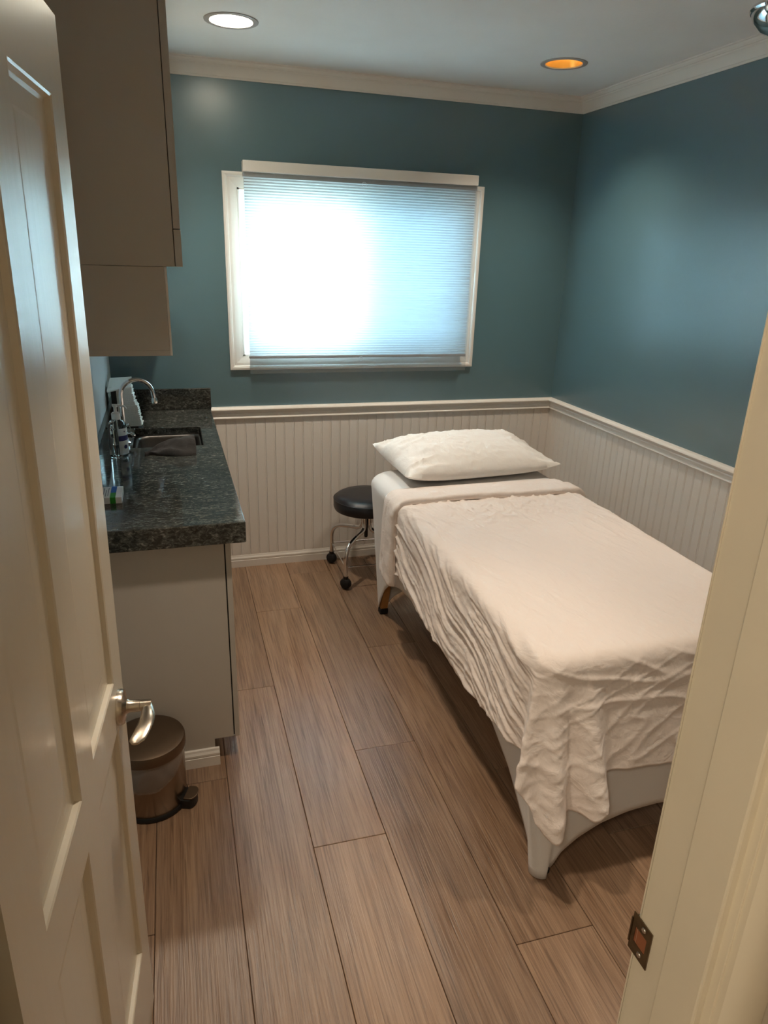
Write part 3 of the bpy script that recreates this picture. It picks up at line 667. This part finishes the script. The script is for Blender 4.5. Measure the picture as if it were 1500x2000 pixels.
cpt(LX+.085, -2.311, -1.205, -2.378, .256); cpt(LX+.105, -2.313, -1.182, -2.400, .262); cpt(LX+.125, -2.313, -1.156, -2.448, .262); cpt(LX+.145, -2.314, -1.124, -2.446, .292); cpt(LX+.165, -2.314, -1.100, -2.396, .330); cpt(LX+.185, -2.314, -1.082, -2.362, .345); cpt(LX+.215, -2.314, -1.050, -2.360, .347)
for x_ in (-1.0, -.93, -.86, -.78, -.70, -.62, -.55): cpt(x_, -2.314, x_, -2.366, .342+.006*math.sin(x_*17))
cpt(-.50, -2.312, -.48, -2.37, .33); cpt(-.455, -2.300, -.42, -2.40, .25); cpt(-.425, -2.28, -.375, -2.36, .26); cpt(-.409, -2.24, -.385, -2.27, .36)
for y_ in (-2.12, -1.95, -1.75, -1.55, -1.35, -1.15, -.985): cpt(BX1+.003, y_, -.398, y_, .38)
NS = 680
# even out the sampling along the table edge
T0 = catmull(ctrlT, 1500); H0 = catmull(ctrlH, 1500)
acc = [0.]
for i in range(1, 1500): acc.append(acc[-1]+(T0[i]-T0[i-1]).length*.5+(H0[i]-H0[i-1]).length)
T, H = [], []; j = 0
for i in range(NS):
    s_ = acc[-1]*i/(NS-1)
    while j < 1498 and acc[j+1] < s_: j += 1
    f = (s_-acc[j])/max(1e-9, acc[j+1]-acc[j]); T.append(T0[j].lerp(T0[j+1], f)); H.append(H0[j].lerp(H0[j+1], f))
iL = max(i for i in range(NS//2) if T[i].y > -2.05)
iR = min(i for i in range(NS//2, NS) if T[i].y > -2.05)
T = T[:iL+1]+T[iL+1:iR]+[Vector((BX1+.003, t_.y, 0)) for t_ in T[:iL+1][::-1]]
H = H[:iL+1]+H[iL+1:iR]+[Vector((-.398, t_.y, .38)) for t_ in H[:iL+1][::-1]]
NS = len(T)
def top_z(x_, y_):
    wx = .05*noise.noise((x_*3.1, y_*2.3, 1.)); wy = .05*noise.noise((x_*2.7, y_*3.3, 6.))
    ac = (x_+wx)*.93+(y_+wy)*.36; al = (y_+wy)*.93-(x_+wx)*.36
    w1 = max(0, rid(ac*13, al*2.4, 3.))**4; w3 = max(0, rid(ac*31, al*5.5, 9.))**4
    w2 = noise.noise((x_*9, y_*8, 5.)); w4 = max(0, rid((x_+wx)*24, (y_+wy)*21, 12.))**5
    far = smooth01((y_+1.9)/.7); crump = math.exp(-((x_+.83)/.28)**2-((y_+1.2)/.16)**2)
    return (.0075*w1+.0042*w3)*(.15+.85*far)+.0015*w2+.0085*w4*(crump+.10*far)
rows = []
NT = 80
for k in range(NT):
    f = k/(NT-1); row = []
    for t_ in T:
        sx = cxm; sy = max(-2.05, t_.y); fr = 1-(1-f)**1.35
        ix = t_.x; iy = t_.y
        # inset by the edge radius
        ix = cxm+(ix-cxm)*(1-.045/.44); iy = iy+(.045*smooth01((-2.16-iy)/.15))
        x_ = sx+(ix-sx)*fr; y_ = sy+(iy-sy)*fr
        row.append((x_, y_, SZ+top_z(x_, y_)))
    rows.append(row)
NH = 90
for k in range(1, NH):
    f = k/(NH-1); row = []
    for i, (t_, h_) in enumerate(zip(T, H)):
        ix = cxm+(t_.x-cxm)*(1-.045/.44); iy = t_.y+(.045*smooth01((-2.16-t_.y)/.15))
        if f < .16:
            a = PI/2*f/.16; x_ = ix+(t_.x-ix)*math.sin(a); y_ = iy+(t_.y-iy)*math.sin(a); z_ = SZ-.045*(1-math.cos(a))
            blend = f/.16
        else:
            g_ = (f-.16)/.84; e_ = g_**1.15
            x_ = t_.x+(h_.x-t_.x)*e_; y_ = t_.y+(h_.y-t_.y)*e_; z_ = (SZ-.045)+(h_.z-(SZ-.045))*g_; blend = 1.
        side = smooth01((-1.20-x_)/.06)
        # long slanting creases on the left drape, soft ones at the near end
        if i < NS*.60:
            wz = .05*noise.noise((y_*3.3, z_*4.0, 1.)); wy = .08*noise.noise((y_*2.3, z_*5.0, 8.))
            ac = (z_+wz)-.30*(y_+wy); al = -(y_+wy)-.30*(z_+wz)
            s1 = rid(al*1.5+5, ac*17, 2.); s2 = rid(al*2.8, ac*37, 4.); s3 = rid((y_+wy)*17, (z_+wz)*23, 8.)
            fade = smooth01((-y_-.98)/.08)*(1-.65*smooth01((-y_-2.16)/.1))
            d_ = (.0105*max(0, s1)**3+.0062*max(0, s2)**3+.0018*max(0, s3)**4)*blend*(.25+.75*fade)
        else: d_ = 0
        front = smooth01((-2.25-y_)/.06)
        q_ = z_+.35*x_+.04*noise.noise((x_*4, z_*4, 2.)); fr2 = .004*noise.noise((x_*6, z_*3, 3.))+.0055*max(0, rid(x_*2.6, q_*13, 6.))**5+.0035*max(0, rid(x_*4+9, (z_-.5*x_)*18, 16.))**6
        wob = .0035*noise.noise((i*.12, 1, f))*g_ if f >= .16 else 0
        row.append((x_-d_*side-wob*side, y_-fr2*front*blend-wob*front, z_+(top_z(x_, y_)*(1-blend))+(.004*noise.noise((i*.16, 0, 4.))*f)))
    rows.append(row)
sheet = mk('bed_sheet', MB().grid(rows), 'sheet_linen', smooth=True, solid=.0025, origin=(-.85, -1.65, BZ), angle=180)
tag(sheet, 'cream wrinkled top sheet draped over the treatment table', 'sheet')
# turned-down edge
pathB = [(-.398, .44), (-.400, .55), (-.402, .63), (-.410, .672), (-.430, .694), (-.46, .700), (-.60, .701), (-.75, .7015), (-.9, .7015), (-1.05, .701), (-1.18, .700), (-1.245, .697), (-1.272, .684), (-1.289, .660), (-1.295, .61), (-1.299, .52), (-1.303, .42), (-1.306, .335)]
pb = catmull([(p[0], 0, p[1]) for p in pathB], 220)
rows = []
for i, p in enumerate(pb):
    t_ = (pb[min(i+1, 219)]-pb[max(i-1, 0)]).normalized(); nrm = Vector((t_.z, 0, -t_.x))
    if nrm.z < 0 and abs(nrm.z) > .3: nrm = -nrm
    if abs(nrm.z) <= .3: nrm = Vector((1 if p.x > -.8 else -1, 0, 0)) if nrm.x*(1 if p.x > -.8 else -1) < 0 else nrm
    hang = smooth01((.62-p.z)/.3) if p.x < -.8 else 0
    yA = -.862+.006*noise.noise((i*.06, 0, 0))+.0*hang; yB = -1.062+.010*noise.noise((i*.05, 4, 0))-.030*hang-.012*smooth01((p.x+.9)/.5)
    row = []
    for k in range(31):
        f = k/30
        thick = .002+.007*smooth01(f*4)+.012*smooth01((f-.42)/.10)
        if f > .93: thick *= math.sqrt(max(0., 1-((f-.93)/.07)**2))
        wv = .0035*noise.noise((p.x*14+f*3, p.z*22, f*3.))+.006*hang*max(0, rid(p.z*16+f*3, f*2.2, 1.))**2
        q = p+nrm*(thick+wv*min(1, f*6)*(1 if f < .92 else .4)); row.append((q.x, yA+(yB-yA)*f+.004*hang*noise.noise((p.z*30, f*4, 0)), q.z))
    rows.append(row)
mk('turned_down_edge', MB().grid(rows), 'sheet_linen', sheet, smooth=True, solid=.003, angle=180)

# ------------------------------------------------------------------ pillow
rows_t, rows_b = [], []
pc = Vector((-.800, -.60, BZ)); ra = math.radians(4.5); NU, NV = 90, 60; A_, B2 = .405, .240
ca_, sa_ = math.cos(ra), math.sin(ra)
for i in range(NU+1):
    u = i/NU*2-1; rt_, rb_ = [], []
    for j in range(NV+1):
        v = j/NV*2-1
        pinx = 1-.055*(1-v*v); piny = 1-.085*(1-u*u)
        x_ = A_*u*pinx if abs(u) < 1 else A_*u*pinx; y_ = B2*v*piny
        th = max(0, (1-abs(u)**2.6))**.55*max(0, (1-abs(v)**2.4))**.55
        crn = abs(u)**4*abs(v)**4
        # creases that run in from the ends
        e = abs(u); cre = .009*max(0, rid(v*4.2+u*.8, u*1.6, 2.))**2*smooth01((e-.35)/.4)*(th**.5)+.004*noise.noise((u*5, v*4, 1.))*th+.003*max(0, rid(u*9+v*3, v*6, 7.))**3*th
        for cu, cv in ((-1, -1), (-1, 1), (1, -1), (1, 1)):
            du, dv = (u-cu)*1.7, v-cv; dd = math.hypot(du, dv); an = math.atan2(abs(dv), abs(du)+1e-6)
            cre += .0085*max(0, math.sin(an*11+2.2*noise.noise((an*3, dd, cu*3+cv)))-.15)**2*math.exp(-(dd/.75)**2)*min(1, th*1.6)
        edge = .038+.030*crn+.022*(v*.5+.5)+(.012*(v*.5+.5)*(1 if u < 0 else .3))*e**3
        zt_ = edge+(.122+.022*v)*th+cre*2.0; zb_ = max(.004, edge-(.060+.02*v)*th)
        X_ = pc.x+x_*ca_-y_*sa_; Y_ = pc.y+x_*sa_+y_*ca_
        rt_.append((X_, Y_, BZ+zt_)); rb_.append((X_, Y_, BZ+min(zb_, zt_)))
    rows_t.append(rt_); rows_b.append(rb_)
for a_, b_ in zip(rows_t, rows_b): b_[0] = a_[0]; b_[-1] = a_[-1]
rows_b[0] = rows_t[0]; rows_b[-1] = rows_t[-1]
tag(mk('pillow', MB().grid(rows_t).grid(rows_b), 'pillow_cotton', smooth=True, origin=pc, angle=70), 'plump white pillow at the head of the treatment table', 'pillow')

# ------------------------------------------------------------------ stool
sx, sy = -1.200, -.240
so = thing('rolling_stool', 'low round black vinyl stool on chrome legs with casters', 'stool', (sx, sy, 0))
mk('seat', MB().lathe([(0, .474), (.10, .473), (.150, .469), (.168, .460), (.173, .452), (.177, .449), (.180, .442), (.180, .405), (.175, .391), (.16, .384), (0, .384)], (sx, sy, 0), seg=56), 'black_vinyl', so, smooth=True)
mk('seam', MB().lathe([(.1775, .4505), (.1812, .4485), (.1812, .446), (.1775, .444)], (sx, sy, 0), seg=56), 'black_vinyl', so, smooth=True)
mk('column', MB().lathe([(0, .384), (.015, .384), (.015, .34), (0, .34)], (sx, sy, 0), seg=20), 'chrome', so, smooth=True)
mk('collar', MB().lathe([(.0, .362), (.038, .362), (.040, .358), (.038, .352), (0, .352)], (sx, sy, 0), seg=32), 'chrome', so, smooth=True)
mk('spindle', MB().lathe([(0, .36), (.0105, .36), (.0105, .225), (.008, .218), (0, .218)], (sx, sy, 0), seg=16), 'black_plastic', so, smooth=True)
ends = []
for dx, dy in ((-.155, -.172), (-.155, .172), (.155, -.172), (.155, .172)):
    D = Vector((dx, dy, 0)); d = D.normalized(); L_ = D.length
    pts_ = [Vector((sx, sy, 0))+d*r_+Vector((0, 0, z_)) for r_, z_ in ((.022, .353), (.022, .325), (.024, .295), (.036, .272), (.062, .262), (.11, .258), (.16, .250), (.195, .238), (L_-.012, .215), (L_, .18), (L_, .12), (L_, .065))]
    lg = mk('leg', MB().tube(catmull(pts_, 40), .0122, 12), 'chrome', so, smooth=True)
    e_ = Vector((sx+dx, sy+dy, 0)); ends.append(e_)
    mk('caster', MB().lathe([(0, -.021), (.018, -.021), (.028, -.014), (.0315, 0), (.028, .014), (.018, .021), (0, .021)], (e_.x, e_.y, .0318), (.8, .6, 0), 24), 'rubber', lg, smooth=True)
    mk('caster_stem', MB().lathe([(0, .074), (.0135, .074), (.0145, .058), (.010, .050), (0, .050)], (e_.x, e_.y, 0), seg=14), 'black_plastic', lg, smooth=True)
for i_, j_ in ((0, 1), (1, 3), (3, 2), (2, 0)):
    a_, b_ = ends[i_], ends[j_]; mk('brace', MB().tube([(a_.x, a_.y, .125), (b_.x, b_.y, .125)], .0038, 8), 'chrome', so, smooth=True)

# ------------------------------------------------------------------ pedal bin
tx, ty = -2.326, -1.752
bn = thing('pedal_bin', 'small round steel pedal bin with a plastic liner', 'trash bin', (tx, ty, 0))
mk('body', MB().lathe([(0, .012), (.104, .012), (.106, .016), (.108, .20), (.1085, .208), (.104, .208), (.102, .02), (0, .02)], (tx, ty, 0), seg=56), 'bin_steel', bn, smooth=True)
mk('base_ring', MB().lathe([(0, .001), (.106, .001), (.110, .004), (.110, .014), (.107, .018), (0, .018)], (tx, ty, 0), seg=56), 'black_plastic', bn, smooth=True)
mk('lid', MB().lathe([(.106, .210), (.1135, .212), (.1145, .216), (.1140, .240), (.1115, .2455), (.10, .250), (.06, .2545), (0, .256)], (tx, ty, 0), seg=56), 'bin_lid', bn, smooth=True)
rows = []
for k in range(14):
    f = k/13; row = []
    for s_ in range(90):
        a = 2*PI*s_/90; dr = 1.0+.0*a
        low = .203-.088*max(0, math.cos(a+1.62))**1.3+.008*noise.noise((math.cos(a)*4, math.sin(a)*4, 0))-.05*max(0, math.cos(a-1.6))
        r_ = .1098+.004*math.sin(PI*f)+.0025*noise.noise((math.cos(a)*6, math.sin(a)*6, f*2.5))+.0012*math.sin(a*23)*f
        row.append((tx+r_*math.cos(a), ty+r_*math.sin(a), .211+(low-.211)*f))
    rows.append(row)
mk('liner', MB().grid(rows, closed_v=True), 'bag_film', bn, smooth=True, angle=180)
pd = Vector((.93, -.37, 0)).normalized(); pn = Vector((-pd.y, pd.x, 0))
def pedal(z0, z1, r0_, r1_, w_):
    c0 = Vector((tx, ty, 0)); ring = [c0+pd*r0_+pn*w_, c0+pd*r0_-pn*w_]
    ring += [c0+pd*(r1_-w_*.6)+pd*(w_*.6*math.cos(a))+pn*(w_*math.sin(a)) for a in [-PI/2+PI*k/10 for k in range(11)]]
    lo_ = [p+Vector((0, 0, z0)) for p in ring]; hi_ = [p+Vector((0, 0, z1)) for p in ring]
    return MB().grid([lo_, hi_], closed_v=True).fan(lo_, True).fan(hi_)
pe = mk('pedal_housing', pedal(.002, .034, .098, .146, .031), 'black_plastic', bn, bevel=.003)
mk('pedal', pedal(.036, .042, .112, .150, .029), 'bin_lid', pe, bevel=.0015)
